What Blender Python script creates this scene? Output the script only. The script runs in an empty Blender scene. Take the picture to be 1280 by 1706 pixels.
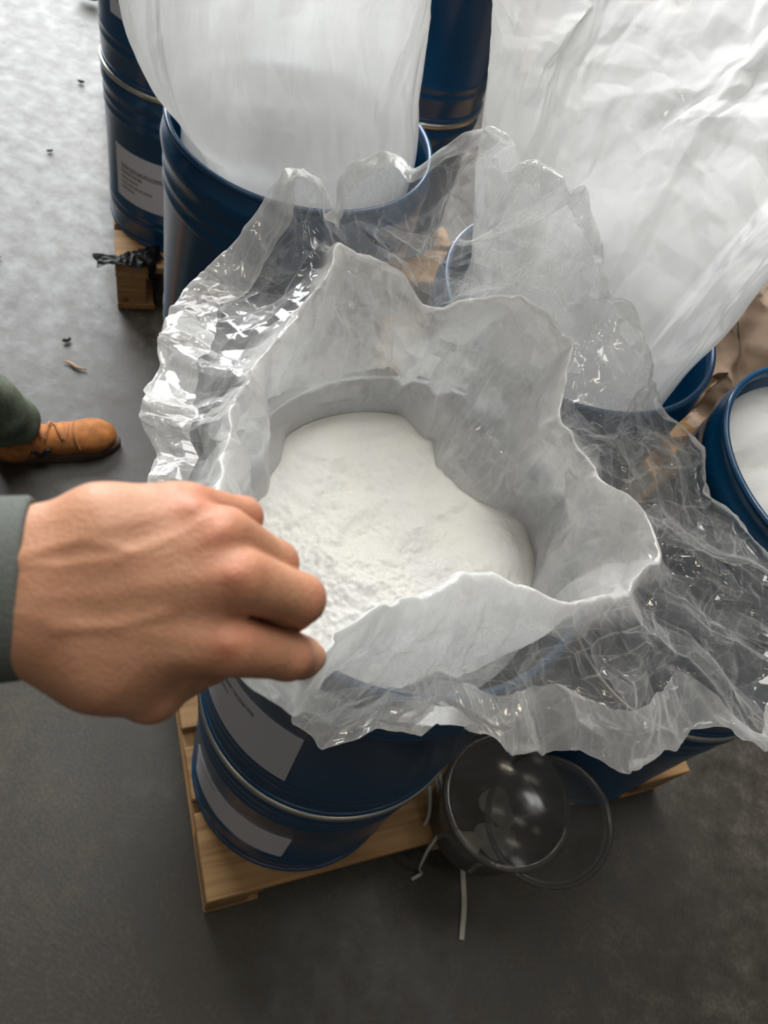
import bpy, math, random
import numpy as np
from mathutils import Matrix, Vector

SC = bpy.context.scene
COL = SC.collection
PI = math.pi

# ------------------------------------------------------------------ camera
cam_d = bpy.data.cameras.new('camera')
cam_d.sensor_fit = 'VERTICAL'
cam_d.sensor_height = 36.0
cam_d.lens = 27.05
cam_d.clip_start = 0.02
cam_d.dof.use_dof = True
cam_d.dof.focus_distance = 0.70
cam_d.dof.aperture_fstop = 10.0
cam = bpy.data.objects.new('camera', cam_d)
COL.objects.link(cam)
CAMROT = Matrix(((0.92119, -0.38911, 0.0), (0.31493, 0.74556, -0.58733), (0.22854, 0.54104, 0.80935)))
cam.matrix_world = Matrix.Translation((0, 0, 1.6)) @ CAMROT.to_4x4()
SC.camera = cam

# ------------------------------------------------------------------ world and light
w = bpy.data.worlds.new('hall_light')
SC.world = w
w.use_nodes = True
w.node_tree.nodes['Background'].inputs[0].default_value = (0.93, 0.96, 1.0, 1)
w.node_tree.nodes['Background'].inputs[1].default_value = 0.085


def area(name, loc, target, sx, sy, power, col):
    d = bpy.data.lights.new(name, 'AREA')
    d.shape = 'RECTANGLE'
    d.size, d.size_y = sx, sy
    d.energy = power
    d.color = col
    o = bpy.data.objects.new(name, d)
    COL.objects.link(o)
    o.location = loc
    o.rotation_euler = (Vector(target) - Vector(loc)).to_track_quat('-Z', 'Y').to_euler()
    return o


area('gate_daylight', (-3.7, 5.6, 3.1), (-0.1, 0.8, 0.6), 5.0, 5.4, 950, (0.95, 0.98, 1.0))
area('roof_skylight', (-0.4, 3.4, 6.2), (0.1, 0.8, 0.8), 3.0, 5.0, 330, (1.0, 0.99, 0.97))
for lx in (-2.4, 0.1, 2.6):
    for ly in (-2.6, -0.3, 2.2):
        area('hall_lamp', (lx, ly, 5.5), (lx, ly, 0), 1.2, 0.12, 9, (1.0, 0.90, 0.72))

vs = SC.view_settings
vs.view_transform = 'Standard'
vs.look = 'None'
vs.exposure = 0.0
vs.gamma = 1.0
vs.use_curve_mapping = False
try:
    SC.cycles.max_bounces = 7
    SC.cycles.diffuse_bounces = 3
    SC.cycles.transmission_bounces = 4
    SC.cycles.transparent_max_bounces = 16
    SC.cycles.use_denoising = True
    SC.cycles.use_adaptive_sampling = True
    SC.cycles.adaptive_threshold = 0.02
except Exception:
    pass

# ------------------------------------------------------------------ pallet frame (u along the front edge, v towards the back)
PK = np.array([-0.018, 0.173])
PA = math.radians(34.8)
PU = np.array([math.cos(PA), math.sin(PA)])
PV = np.array([-math.sin(PA), math.cos(PA)])


def uv(u, v):
    p = PK + u * PU + v * PV
    return float(p[0]), float(p[1])


# ------------------------------------------------------------------ object helpers
def tag(o, label=None, cat=None, group=None, kind=None):
    if label:
        o['label'] = label
    if cat:
        o['category'] = cat
    if group:
        o['group'] = group
    if kind:
        o['kind'] = kind
    return o


def empty(name, loc=(0, 0, 0), rz=0.0):
    o = bpy.data.objects.new(name, None)
    o.empty_display_size = 0.05
    COL.objects.link(o)
    o.location = loc
    o.rotation_euler = (0, 0, rz)
    return o


def mesh(name, V, F, smooth=True):
    me = bpy.data.meshes.new(name)
    V = np.asarray(V, dtype=np.float32)
    if isinstance(F, np.ndarray):
        n = len(F)
        k = F.shape[1]
        me.vertices.add(len(V))
        me.vertices.foreach_set('co', V.ravel())
        me.loops.add(n * k)
        me.loops.foreach_set('vertex_index', F.astype(np.int32).ravel())
        me.polygons.add(n)
        me.polygons.foreach_set('loop_start', np.arange(0, n * k, k, dtype=np.int32))
        me.polygons.foreach_set('loop_total', np.full(n, k, dtype=np.int32))
        me.update(calc_edges=True)
    else:
        me.from_pydata(V.tolist(), [], F)
        me.update()
    if smooth:
        me.polygons.foreach_set('use_smooth', np.ones(len(me.polygons), dtype=bool))
    return me


def obj(name, me, mat=None, parent=None, loc=None):
    o = bpy.data.objects.new(name, me)
    COL.objects.link(o)
    if mat is not None and len(me.materials) == 0:
        me.materials.append(mat)
    if parent is not None:
        o.parent = parent
    if loc is not None:
        o.location = loc
    return o


def attr(me, name, vals):
    a = me.attributes.new(name, 'FLOAT', 'POINT')
    a.data.foreach_set('value', np.asarray(vals, dtype=np.float32).ravel())


def grid_faces(nr, nc, wrap=True, flip=False):
    """rows of nc points; wrap closes each row on itself"""
    m = nc if wrap else nc - 1
    i = np.arange(nr - 1)[:, None]
    j = np.arange(m)[None]
    jn = (j + 1) % nc
    f = np.stack([i * nc + j, i * nc + jn, (i + 1) * nc + jn, (i + 1) * nc + j], -1).reshape(-1, 4)
    return f[:, ::-1].copy() if flip else f


def lathe(name, prof, n=96, smooth=True):
    prof = np.array(prof, float)
    t = np.linspace(0, 2 * PI, n, endpoint=False)
    V = np.stack([prof[:, 0:1] * np.cos(t), prof[:, 0:1] * np.sin(t), np.repeat(prof[:, 1:2], n, 1)], -1).reshape(-1, 3)
    return mesh(name, V, grid_faces(len(prof), n), smooth)


def box(name, sx, sy, sz, bev=0.002):
    """box on its base centre, edges chamfered"""
    V, F = [], []
    b = bev
    xs, ys = sx / 2, sy / 2
    for z, d in ((0, b), (b, 0), (sz - b, 0), (sz, b)):
        ring = [(-xs + d + b, -ys + d), (xs - d - b, -ys + d), (xs - d, -ys + d + b), (xs - d, ys - d - b), (xs - d - b, ys - d), (-xs + d + b, ys - d),
                (-xs + d, ys - d - b), (-xs + d, -ys + d + b)]
        V += [(x, y, z) for x, y in ring]
    for r in range(3):
        for k in range(8):
            F.append((r * 8 + k, r * 8 + (k + 1) % 8, r * 8 + 8 + (k + 1) % 8, r * 8 + 8 + k))
    F.append(tuple(range(7, -1, -1)))
    F.append(tuple(range(24, 32)))
    return mesh(name, V, F, False)


def tube(name, pts, r, n=8, closed=False, flat=1.0):
    """tube through points, optional flattened section; r may be a list"""
    P = np.array(pts, float)
    m = len(P)
    T = np.gradient(P, axis=0) if not closed else np.roll(P, -1, 0) - np.roll(P, 1, 0)
    T /= np.linalg.norm(T, axis=1)[:, None] + 1e-9
    up = np.array([0, 0, 1.0])
    A = np.cross(T, up)
    bad = np.linalg.norm(A, axis=1) < 1e-3
    A[bad] = np.array([1.0, 0, 0])
    A /= np.linalg.norm(A, axis=1)[:, None]
    B = np.cross(T, A)
    rr = np.broadcast_to(np.asarray(r, float), (m,))[:, None, None]
    t = np.linspace(0, 2 * PI, n, endpoint=False)[None, :, None]
    V = P[:, None] + rr * (np.cos(t) * A[:, None] + flat * np.sin(t) * B[:, None])
    F = [tuple(q) for q in grid_faces(m, n).tolist()]
    if closed:
        o = (m - 1) * n
        for k in range(n):
            F.append((o + k, o + (k + 1) % n, (k + 1) % n, k))
    else:
        F.append(tuple(range(n - 1, -1, -1)))
        F.append(tuple(range((m - 1) * n, m * n)))
    return mesh(name, V.reshape(-1, 3), F)


def smooth_path(pts, n=40):
    P = np.array(pts, float)
    m = len(P)
    t = np.linspace(0, m - 1, n)
    i = np.clip(t.astype(int), 0, m - 2)
    f = (t - i)[:, None]
    p0, p1, p2, p3 = P[np.maximum(i - 1, 0)], P[i], P[i + 1], P[np.minimum(i + 2, m - 1)]
    return 0.5 * (2 * p1 + (p2 - p0) * f + (2 * p0 - 5 * p1 + 4 * p2 - p3) * f ** 2 + (3 * p1 - p0 - 3 * p2 + p3) * f ** 3)


# ------------------------------------------------------------------ noise on arrays of points
def h3(I, seed):
    a = I.astype(np.uint32)
    n = a[..., 0] * np.uint32(374761393) + a[..., 1] * np.uint32(668265263) + a[..., 2] * np.uint32(1274126177) + np.uint32((seed * 974634777) & 0xFFFFFFFF)
    n = (n ^ (n >> np.uint32(13))) * np.uint32(1274126177)
    n = (n ^ (n >> np.uint32(16))) * np.uint32(668265263)
    return ((n ^ (n >> np.uint32(15))) & np.uint32(0xFFFFFF)).astype(np.float64) * (2.0 / 0xFFFFFF) - 1


def snoise(P, cell, seed):
    q = P / cell
    I = np.floor(q).astype(np.int32)
    f = q - I
    f = f * f * (3 - 2 * f)
    out = 0
    for dx in (0, 1):
        for dy in (0, 1):
            for dz in (0, 1):
                wgt = (f[..., 0] if dx else 1 - f[..., 0]) * (f[..., 1] if dy else 1 - f[..., 1]) * (f[..., 2] if dz else 1 - f[..., 2])
                out = out + wgt * h3(I + np.array([dx, dy, dz]), seed)
    return out


def rot(seed):
    rng = np.random.RandomState(seed)
    q, _ = np.linalg.qr(rng.normal(size=(3, 3)))
    return q


def fnoise(P, cell, seed, warp=0.2):
    """piecewise-linear (creased, faceted) noise like crumpled sheet"""
    P = P @ rot(seed).T
    if warp:
        P = P + warp * cell * np.stack([snoise(P, cell * 1.7, seed + 11 + k) for k in range(3)], -1)
    q = P / cell
    I = np.floor(q).astype(np.int32)
    f = q - I
    o = np.argsort(-f, axis=-1)
    fs = -np.sort(-f, axis=-1)
    E = np.eye(3, dtype=np.int32)
    v0 = I
    v1 = v0 + E[o[..., 0]]
    v2 = v1 + E[o[..., 1]]
    v3 = I + 1
    return (h3(v0, seed) * (1 - fs[..., 0]) + h3(v1, seed) * (fs[..., 0] - fs[..., 1]) + h3(v2, seed) * (fs[..., 1] - fs[..., 2]) + h3(v3, seed) * fs[..., 2])


def crumple(P, octs, seed, warp=0.2):
    """three-component creased noise, octaves of (cell, amplitude)"""
    D = np.zeros_like(P)
    E = np.eye(3, dtype=np.int32)
    for k, (cell, amp) in enumerate(octs):
        sd = seed + 31 * k
        p = P @ rot(sd).T
        p = p + warp * cell * np.stack([snoise(p, cell * 1.7, sd + 11 + a) for a in range(3)], -1)
        q = p / cell
        I = np.floor(q).astype(np.int32)
        f = q - I
        o = np.argsort(-f, axis=-1)
        fs = np.take_along_axis(f, o, -1)
        v1 = I + E[o[..., 0]]
        v2 = v1 + E[o[..., 1]]
        wts = (1 - fs[..., 0], fs[..., 0] - fs[..., 1], fs[..., 1] - fs[..., 2], fs[..., 2])
        for v, w_ in zip((I, v1, v2, I + 1), wts):
            for a in range(3):
                D[..., a] += amp * w_ * h3(v, sd + 7 * a)
    return D


def periodic(tab, th, col):
    """periodic smooth interpolation of a table (angle deg, values...)"""
    T = sorted(tab)
    a = np.radians([r[0] for r in T])
    v = np.array([r[col] for r in T], float)
    n = len(a)
    A = np.concatenate([a - 2 * PI, a, a + 2 * PI])
    Vv = np.concatenate([v, v, v])
    d = np.diff(Vv) / np.diff(A)
    m = np.zeros_like(Vv)
    s = d[:-1] * d[1:] > 0
    m[1:-1][s] = 2 * d[:-1][s] * d[1:][s] / (d[:-1][s] + d[1:][s])
    th = (th + PI) % (2 * PI) - PI
    i = np.clip(np.searchsorted(A, th) - 1, 0, len(A) - 2)
    hh = A[i + 1] - A[i]
    t = (th - A[i]) / hh
    return ((2 * t ** 3 - 3 * t ** 2 + 1) * Vv[i] + (t ** 3 - 2 * t ** 2 + t) * hh * m[i] + (-2 * t ** 3 + 3 * t ** 2) * Vv[i + 1] + (t ** 3 - t ** 2) * hh * m[i + 1])


# ------------------------------------------------------------------ implicit surfaces (hand, boots, people)
def surface_nets(fn, lo, hi, h):
    lo, hi = np.array(lo, float), np.array(hi, float)
    n = np.ceil((hi - lo) / h).astype(int) + 1
    ax = [lo[k] + h * np.arange(n[k]) for k in range(3)]
    G = np.stack(np.meshgrid(*ax, indexing='ij'), -1)
    D = fn(G.reshape(-1, 3)).reshape(n)
    c = [(dx, dy, dz) for dx in (0, 1) for dy in (0, 1) for dz in (0, 1)]
    m = n - 1

    def sub(A, o):
        return A[o[0]:o[0] + m[0], o[1]:o[1] + m[1], o[2]:o[2] + m[2]]
    S = np.zeros(m, int)
    for o in c:
        S += sub(D, o) < 0
    act = (S > 0) & (S < 8)
    idx = -np.ones(m, int)
    idx[act] = np.arange(act.sum())
    acc = np.zeros((act.sum(), 3))
    cnt = np.zeros(act.sum())
    for a in c:
        for k in range(3):
            if a[k] == 0:
                b = list(a)
                b[k] = 1
                da, db = sub(D, a)[act], sub(D, b)[act]
                x = (da < 0) != (db < 0)
                t = np.where(x, da / np.where(x, da - db, 1), 0)
                p = np.tile(np.array(a, float), (len(da), 1))
                p[:, k] += t
                acc[x] += p[x]
                cnt[x] += 1
    ci = np.argwhere(act)
    V = lo + h * (ci + acc / cnt[:, None])
    Fs = []
    ins = D < 0
    for k in range(3):
        e1, e2 = (k + 1) % 3, (k + 2) % 3
        s0 = [slice(1, n[q] - 1) for q in range(3)]
        s0[k] = slice(0, n[k] - 1)
        s1 = list(s0)
        s1[k] = slice(1, n[k])
        A, B = ins[tuple(s0)], ins[tuple(s1)]
        for flip, msk in ((False, A & ~B), (True, ~A & B)):
            q = np.argwhere(msk)
            if len(q) == 0:
                continue
            base = q.copy()
            base[:, e1] += 1
            base[:, e2] += 1
            quad = []
            for d1, d2 in ((1, 1), (0, 1), (0, 0), (1, 0)):
                r = base.copy()
                r[:, e1] -= d1
                r[:, e2] -= d2
                quad.append(idx[r[:, 0], r[:, 1], r[:, 2]])
            Q = np.stack(quad, -1)
            Fs.append(Q[:, ::-1] if flip else Q)
    return V, np.concatenate(Fs)


def cap(P, a, b, ra, rb):
    a, b = np.array(a, float), np.array(b, float)
    d = b - a
    t = np.clip(((P - a) @ d) / (d @ d + 1e-12), 0, 1)
    return np.linalg.norm(P - a - t[:, None] * d, axis=1) - (ra + t * (rb - ra))


def ell(P, c0, r):
    q = (P - np.array(c0)) / np.array(r)
    k = np.linalg.norm(q, axis=1)
    return (k - 1) * min(r)


def smin(a, b, k):
    hh = np.maximum(k - np.abs(a - b), 0) / k
    return np.minimum(a, b) - hh * hh * k * 0.25


def chain(P, pts, k):
    d = None
    for (a, b) in zip(pts[:-1], pts[1:]):
        e = cap(P, a[:3], b[:3], a[3], b[3])
        d = e if d is None else smin(d, e, k)
    return d


# ------------------------------------------------------------------ materials
def new_mat(name):
    m = bpy.data.materials.new(name)
    m.use_nodes = True
    nt = m.node_tree
    return m, nt, nt.nodes, nt.links, nt.nodes['Principled BSDF']


def nd(N, t, **kw):
    n = N.new(t)
    for k, v in kw.items():
        if hasattr(n, k):
            setattr(n, k, v)
        else:
            n.inputs[k].default_value = v
    return n


def mth(N, L, op, a, b=None, clamp=False):
    n = N.new('ShaderNodeMath')
    n.operation = op
    n.use_clamp = clamp
    for k, x in enumerate((a, b)):
        if x is None:
            continue
        if isinstance(x, (int, float)):
            n.inputs[k].default_value = x
        else:
            L.new(x, n.inputs[k])
    return n.outputs[0]


def ramp(N, L, fac, stops):
    r = N.new('ShaderNodeValToRGB')
    while len(r.color_ramp.elements) < len(stops):
        r.color_ramp.elements.new(0.5)
    for e, (p, c) in zip(r.color_ramp.elements, stops):
        e.position = p
        e.color = (*c, 1) if len(c) == 3 else c
    L.new(fac, r.inputs[0])
    return r.outputs[0]


def simple(name, col, rough=0.5, metal=0.0, var=0.12, scale=30.0, bump=0.0, coat=0.0, spec=0.5):
    m, nt, N, L, p = new_mat(name)
    tc = nd(N, 'ShaderNodeTexCoord')
    no = nd(N, 'ShaderNodeTexNoise', Scale=scale, Detail=5.0)
    L.new(tc.outputs['Object'], no.inputs['Vector'])
    lo = tuple(c * (1 - var) for c in col)
    hi = tuple(min(1, c * (1 + var)) for c in col)
    L.new(ramp(N, L, no.outputs[0], [(0.3, lo), (0.7, hi)]), p.inputs['Base Color'])
    p.inputs['Roughness'].default_value = rough
    p.inputs['Metallic'].default_value = metal
    p.inputs['Coat Weight'].default_value = coat
    p.inputs['Specular IOR Level'].default_value = spec
    if bump:
        b = nd(N, 'ShaderNodeBump', Strength=bump, Distance=0.002)
        L.new(no.outputs[0], b.inputs['Height'])
        L.new(b.outputs[0], p.inputs['Normal'])
    return m


def concrete():
    m, nt, N, L, p = new_mat('worn_concrete')
    tc = nd(N, 'ShaderNodeTexCoord')
    a = nd(N, 'ShaderNodeTexNoise', Scale=1.6, Detail=8.0, Roughness=0.6)
    b = nd(N, 'ShaderNodeTexNoise', Scale=17.0, Detail=8.0, Roughness=0.68)
    c = nd(N, 'ShaderNodeTexNoise', Scale=140.0, Detail=3.0)
    for n in (a, b, c):
        L.new(tc.outputs['Object'], n.inputs['Vector'])
    f = mth(N, L, 'ADD', mth(N, L, 'MULTIPLY', a.outputs[0], 0.4), mth(N, L, 'MULTIPLY', b.outputs[0], 0.4))
    f = mth(N, L, 'ADD', f, mth(N, L, 'MULTIPLY', c.outputs[0], 0.2))
    L.new(ramp(N, L, f, [(0.38, (0.012, 0.009, 0.0055)), (0.5, (0.026, 0.021, 0.014)), (0.62, (0.075, 0.065, 0.047))]), p.inputs['Base Color'])
    r = mth(N, L, 'ADD', 0.20, mth(N, L, 'MULTIPLY', b.outputs[0], 0.58))
    L.new(r, p.inputs['Roughness'])
    p.inputs['Specular IOR Level'].default_value = 0.62
    bp = nd(N, 'ShaderNodeBump', Strength=0.5, Distance=0.003)
    L.new(f, bp.inputs['Height'])
    L.new(bp.outputs[0], p.inputs['Normal'])
    return m


def wood(name, c0, c1):
    m, nt, N, L, p = new_mat(name)
    tc = nd(N, 'ShaderNodeTexCoord')
    oi = nd(N, 'ShaderNodeObjectInfo')
    mp = nd(N, 'ShaderNodeMapping')
    mp.inputs['Scale'].default_value = (1.2, 22, 22)
    add = nd(N, 'ShaderNodeVectorMath', operation='ADD')
    L.new(tc.outputs['Object'], add.inputs[0])
    L.new(oi.outputs['Random'], add.inputs[1])
    L.new(add.outputs[0], mp.inputs[0])
    no = nd(N, 'ShaderNodeTexNoise', Scale=2.5, Detail=7.0, Distortion=1.2)
    L.new(mp.outputs[0], no.inputs['Vector'])
    kn = nd(N, 'ShaderNodeTexVoronoi', Scale=9.0)
    L.new(add.outputs[0], kn.inputs['Vector'])
    base = ramp(N, L, no.outputs[0], [(0.3, c0), (0.62, c1)])
    kf = ramp(N, L, kn.outputs['Distance'], [(0.03, (0.25, 0.2, 0.16)), (0.10, (1, 1, 1))])
    mx = nd(N, 'ShaderNodeMix', data_type='RGBA', blend_type='MULTIPLY')
    mx.inputs[0].default_value = 0.8
    L.new(base, mx.inputs[6])
    L.new(kf, mx.inputs[7])
    L.new(mx.outputs[2], p.inputs['Base Color'])
    p.inputs['Roughness'].default_value = 0.7
    bp = nd(N, 'ShaderNodeBump', Strength=0.4, Distance=0.002)
    L.new(no.outputs[0], bp.inputs['Height'])
    L.new(bp.outputs[0], p.inputs['Normal'])
    return m


def paint():
    m, nt, N, L, p = new_mat('blue_drum_paint')
    tc = nd(N, 'ShaderNodeTexCoord')
    a = nd(N, 'ShaderNodeTexNoise', Scale=9.0, Detail=4.0)
    b = nd(N, 'ShaderNodeTexNoise', Scale=70.0, Detail=4.0, Roughness=0.7)
    L.new(tc.outputs['Object'], a.inputs['Vector'])
    L.new(tc.outputs['Object'], b.inputs['Vector'])
    L.new(ramp(N, L, a.outputs[0], [(0.3, (0.0018, 0.050, 0.130)), (0.7, (0.003, 0.064, 0.160))]), p.inputs['Base Color'])
    L.new(mth(N, L, 'ADD', 0.17, mth(N, L, 'MULTIPLY', b.outputs[0], 0.14)), p.inputs['Roughness'])
    p.inputs['Specular IOR Level'].default_value = 0.7
    bp = nd(N, 'ShaderNodeBump', Strength=0.06, Distance=0.002)
    L.new(a.outputs[0], bp.inputs['Height'])
    L.new(bp.outputs[0], p.inputs['Normal'])
    return m


def film(name, haze=0.0, rough=0.11, tint=(0.97, 0.968, 0.955), refl=1.0):
    """thin polyethylene: clear film that scatters a little ("haze", held per vertex), more where looked at edge-on"""
    m, nt, N, L, p = new_mat(name)
    N.remove(p)
    out = [n for n in N if n.type == 'OUTPUT_MATERIAL'][0]
    g = nd(N, 'ShaderNodeNewGeometry')
    dt = nd(N, 'ShaderNodeVectorMath', operation='DOT_PRODUCT')
    L.new(g.outputs['Incoming'], dt.inputs[0])
    L.new(g.outputs['Normal'], dt.inputs[1])
    c = mth(N, L, 'MAXIMUM', mth(N, L, 'ABSOLUTE', dt.outputs['Value']), 0.15)
    at = nd(N, 'ShaderNodeAttribute', attribute_name='haze')
    hz = mth(N, L, 'ADD', at.outputs['Fac'], haze)
    hz = mth(N, L, 'MINIMUM', mth(N, L, 'MAXIMUM', hz, 0.01), 0.97)
    op = mth(N, L, 'SUBTRACT', 1.0, mth(N, L, 'POWER', mth(N, L, 'SUBTRACT', 1.0, hz), mth(N, L, 'DIVIDE', 1.0, c)), True)
    tr = nd(N, 'ShaderNodeBsdfTransparent')
    tr.inputs[0].default_value = (0.98, 0.985, 0.99, 1)
    df = nd(N, 'ShaderNodeBsdfDiffuse')
    df.inputs[0].default_value = (*tint, 1)
    tl = nd(N, 'ShaderNodeBsdfTranslucent')
    tl.inputs[0].default_value = (*tint, 1)
    sc = nd(N, 'ShaderNodeMixShader')
    sc.inputs[0].default_value = 0.5
    L.new(df.outputs[0], sc.inputs[1])
    L.new(tl.outputs[0], sc.inputs[2])
    b = nd(N, 'ShaderNodeMixShader')
    L.new(op, b.inputs[0])
    L.new(tr.outputs[0], b.inputs[1])
    L.new(sc.outputs[0], b.inputs[2])
    gl = nd(N, 'ShaderNodeBsdfGlossy', Roughness=rough)
    fr = mth(N, L, 'ADD', 0.085 * refl, mth(N, L, 'MULTIPLY', mth(N, L, 'POWER', mth(N, L, 'SUBTRACT', 1.0, c), 4.0), 0.6 * refl), True)
    f = nd(N, 'ShaderNodeMixShader')
    L.new(fr, f.inputs[0])
    L.new(b.outputs[0], f.inputs[1])
    L.new(gl.outputs[0], f.inputs[2])
    L.new(f.outputs[0], out.inputs[0])
    return m


def powder_mat():
    m, nt, N, L, p = new_mat('white_powder')
    tc = nd(N, 'ShaderNodeTexCoord')
    a = nd(N, 'ShaderNodeTexNoise', Scale=16.0, Detail=5.0)
    b = nd(N, 'ShaderNodeTexNoise', Scale=190.0, Detail=6.0, Roughness=0.75)
    L.new(tc.outputs['Object'], a.inputs['Vector'])
    L.new(tc.outputs['Object'], b.inputs['Vector'])
    L.new(ramp(N, L, a.outputs[0], [(0.35, (0.86, 0.86, 0.84)), (0.65, (0.90, 0.89, 0.84))]), p.inputs['Base Color'])
    p.inputs['Roughness'].default_value = 0.95
    p.inputs['Specular IOR Level'].default_value = 0.1
    bp = nd(N, 'ShaderNodeBump', Strength=0.55, Distance=0.003)
    L.new(b.outputs[0], bp.inputs['Height'])
    L.new(bp.outputs[0], p.inputs['Normal'])
    return m


def skin():
    m, nt, N, L, p = new_mat('skin')
    tc = nd(N, 'ShaderNodeTexCoord')
    a = nd(N, 'ShaderNodeTexNoise', Scale=60.0, Detail=5.0)
    b = nd(N, 'ShaderNodeTexVoronoi', Scale=520.0)
    d = nd(N, 'ShaderNodeTexNoise', Scale=260.0, Detail=4.0)
    for n in (a, b, d):
        L.new(tc.outputs['Object'], n.inputs['Vector'])
    base = ramp(N, L, a.outputs[0], [(0.3, (0.43, 0.205, 0.118)), (0.7, (0.55, 0.285, 0.172))])
    at = nd(N, 'ShaderNodeAttribute', attribute_name='red')
    mx = nd(N, 'ShaderNodeMix', data_type='RGBA')
    L.new(at.outputs['Fac'], mx.inputs[0])
    L.new(base, mx.inputs[6])
    mx.inputs[7].default_value = (0.50, 0.155, 0.095, 1)
    L.new(mx.outputs[2], p.inputs['Base Color'])
    p.inputs['Roughness'].default_value = 0.52
    p.inputs['Specular IOR Level'].default_value = 0.35
    p.inputs['Subsurface Weight'].default_value = 0.25
    p.inputs['Subsurface Radius'].default_value = (0.006, 0.002, 0.001)
    p.inputs['Subsurface Scale'].default_value = 1.0
    bp = nd(N, 'ShaderNodeBump', Strength=0.22, Distance=0.0008)
    L.new(mth(N, L, 'ADD', b.outputs['Distance'], d.outputs[0]), bp.inputs['Height'])
    L.new(bp.outputs[0], p.inputs['Normal'])
    return m


def label_mat(name, lines):
    """paper with printed lines; lines = (u0, u1, v) in label space"""
    m, nt, N, L, p = new_mat(name)
    u = nd(N, 'ShaderNodeUVMap')
    sep = nd(N, 'ShaderNodeSeparateXYZ')
    L.new(u.outputs[0], sep.inputs[0])
    X, Y = sep.outputs[0], sep.outputs[1]
    mp = nd(N, 'ShaderNodeMapping')
    mp.inputs['Scale'].default_value = (70, 40, 1)
    L.new(u.outputs[0], mp.inputs[0])
    no = nd(N, 'ShaderNodeTexNoise', Scale=1.0, Detail=1.0)
    L.new(mp.outputs[0], no.inputs['Vector'])
    ink = mth(N, L, 'GREATER_THAN', no.outputs[0], 0.46)
    tot = None
    for (u0, u1, v, hh) in lines:
        a = mth(N, L, 'MULTIPLY', mth(N, L, 'GREATER_THAN', X, u0), mth(N, L, 'LESS_THAN', X, u1))
        b = mth(N, L, 'LESS_THAN', mth(N, L, 'ABSOLUTE', mth(N, L, 'SUBTRACT', Y, v)), hh)
        k = mth(N, L, 'MULTIPLY', a, b)
        tot = k if tot is None else mth(N, L, 'MAXIMUM', tot, k)
    tot = mth(N, L, 'MULTIPLY', tot, ink)
    mx = nd(N, 'ShaderNodeMix', data_type='RGBA')
    L.new(mth(N, L, 'MULTIPLY', tot, 0.8), mx.inputs[0])
    mx.inputs[6].default_value = (0.70, 0.68, 0.72, 1)
    mx.inputs[7].default_value = (0.08, 0.08, 0.09, 1)
    L.new(mx.outputs[2], p.inputs['Base Color'])
    p.inputs['Roughness'].default_value = 0.6
    return m


M = dict(
    floor=concrete(),
    wood=wood('pallet_wood', (0.24, 0.125, 0.045), (0.40, 0.235, 0.10)),
    plank=wood('old_and_shaded_wood', (0.14, 0.10, 0.07), (0.26, 0.19, 0.13)),
    blue=paint(),
    steel=simple('galvanised_steel', (0.62, 0.60, 0.54), 0.28, 1.0, 0.1, 60),
    film_front=film('clear_liner_film', 0.0, 0.075),
    film_tall=film('milky_liner_film', 0.0, 0.11),
    film_flat=film('folded_liner_film', 0.6, 0.2),
    tub=film('clear_tub_plastic', 0.34, 0.16, (0.17, 0.165, 0.15), 0.9),
    powder=powder_mat(),
    skin=skin(),
    sleeve=simple('grey_green_fleece', (0.12, 0.13, 0.12), 0.9, 0, 0.15, 900, 0.4, spec=0.2),
    trousers=simple('olive_trouser_cloth', (0.12, 0.14, 0.10), 0.9, 0, 0.25, 200, 0.5, spec=0.2),
    leather=simple('tan_boot_suede', (0.44, 0.17, 0.05), 0.75, 0, 0.3, 45, 0.4, spec=0.25),
    lace=simple('boot_lace', (0.40, 0.17, 0.07), 0.8, 0, 0.2, 100),
    sole=simple('rubber_sole', (0.10, 0.065, 0.045), 0.7, 0, 0.2, 60),
    dark=simple('dark_mark', (0.012, 0.014, 0.022), 0.5, 0, 0.2, 60),
    black=simple('black_plastic_scrap', (0.006, 0.006, 0.007), 0.4, 0, 0.2, 40, spec=0.12),
    kraft=simple('kraft_paper', (0.15, 0.10, 0.065), 0.8, 0, 0.25, 14, 0.3),
    card=simple('cardboard', (0.40, 0.27, 0.16), 0.8, 0, 0.12, 20),
    strap=simple('pale_strapping', (0.50, 0.49, 0.44), 0.4, 0, 0.1, 40),
    residue=simple('powder_residue', (0.62, 0.58, 0.46), 0.9, 0, 0.15, 60, 0.5),
    label_a=label_mat('paper_label', [(0.10, 0.72, 0.66, 0.045), (0.10, 0.44, 0.55, 0.035), (0.10, 0.38, 0.44, 0.03), (0.10, 0.58, 0.34, 0.03), (0.10, 0.32, 0.24, 0.03)]),
    label_b=label_mat('paper_label_few_lines', [(0.30, 0.72, 0.80, 0.04), (0.30, 0.52, 0.64, 0.03)]),
    label_c=label_mat('paper_label_faint', [(0.1, 0.35, 0.8, 0.02)]),
    jacket=simple('dark_jacket', (0.05, 0.055, 0.06), 0.85, 0, 0.2, 150, 0.3),
    hair=simple('dark_hair', (0.02, 0.014, 0.01), 0.6, 0, 0.3, 200, 0.5),
)

# ------------------------------------------------------------------ floor
fl = mesh('floor', [(-9, -5, 0), (10, -5, 0), (10, 12, 0), (-9, 12, 0), (-9, -5, -0.1), (10, -5, -0.1), (10, 12, -0.1), (-9, 12, -0.1)],
          [(0, 1, 2, 3), (7, 6, 5, 4), (0, 4, 5, 1), (1, 5, 6, 2), (2, 6, 7, 3), (3, 7, 4, 0)], False)
tag(obj('floor', fl, M['floor']), 'worn grey concrete warehouse floor, bright toward the daylight', 'floor', kind='structure')

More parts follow.
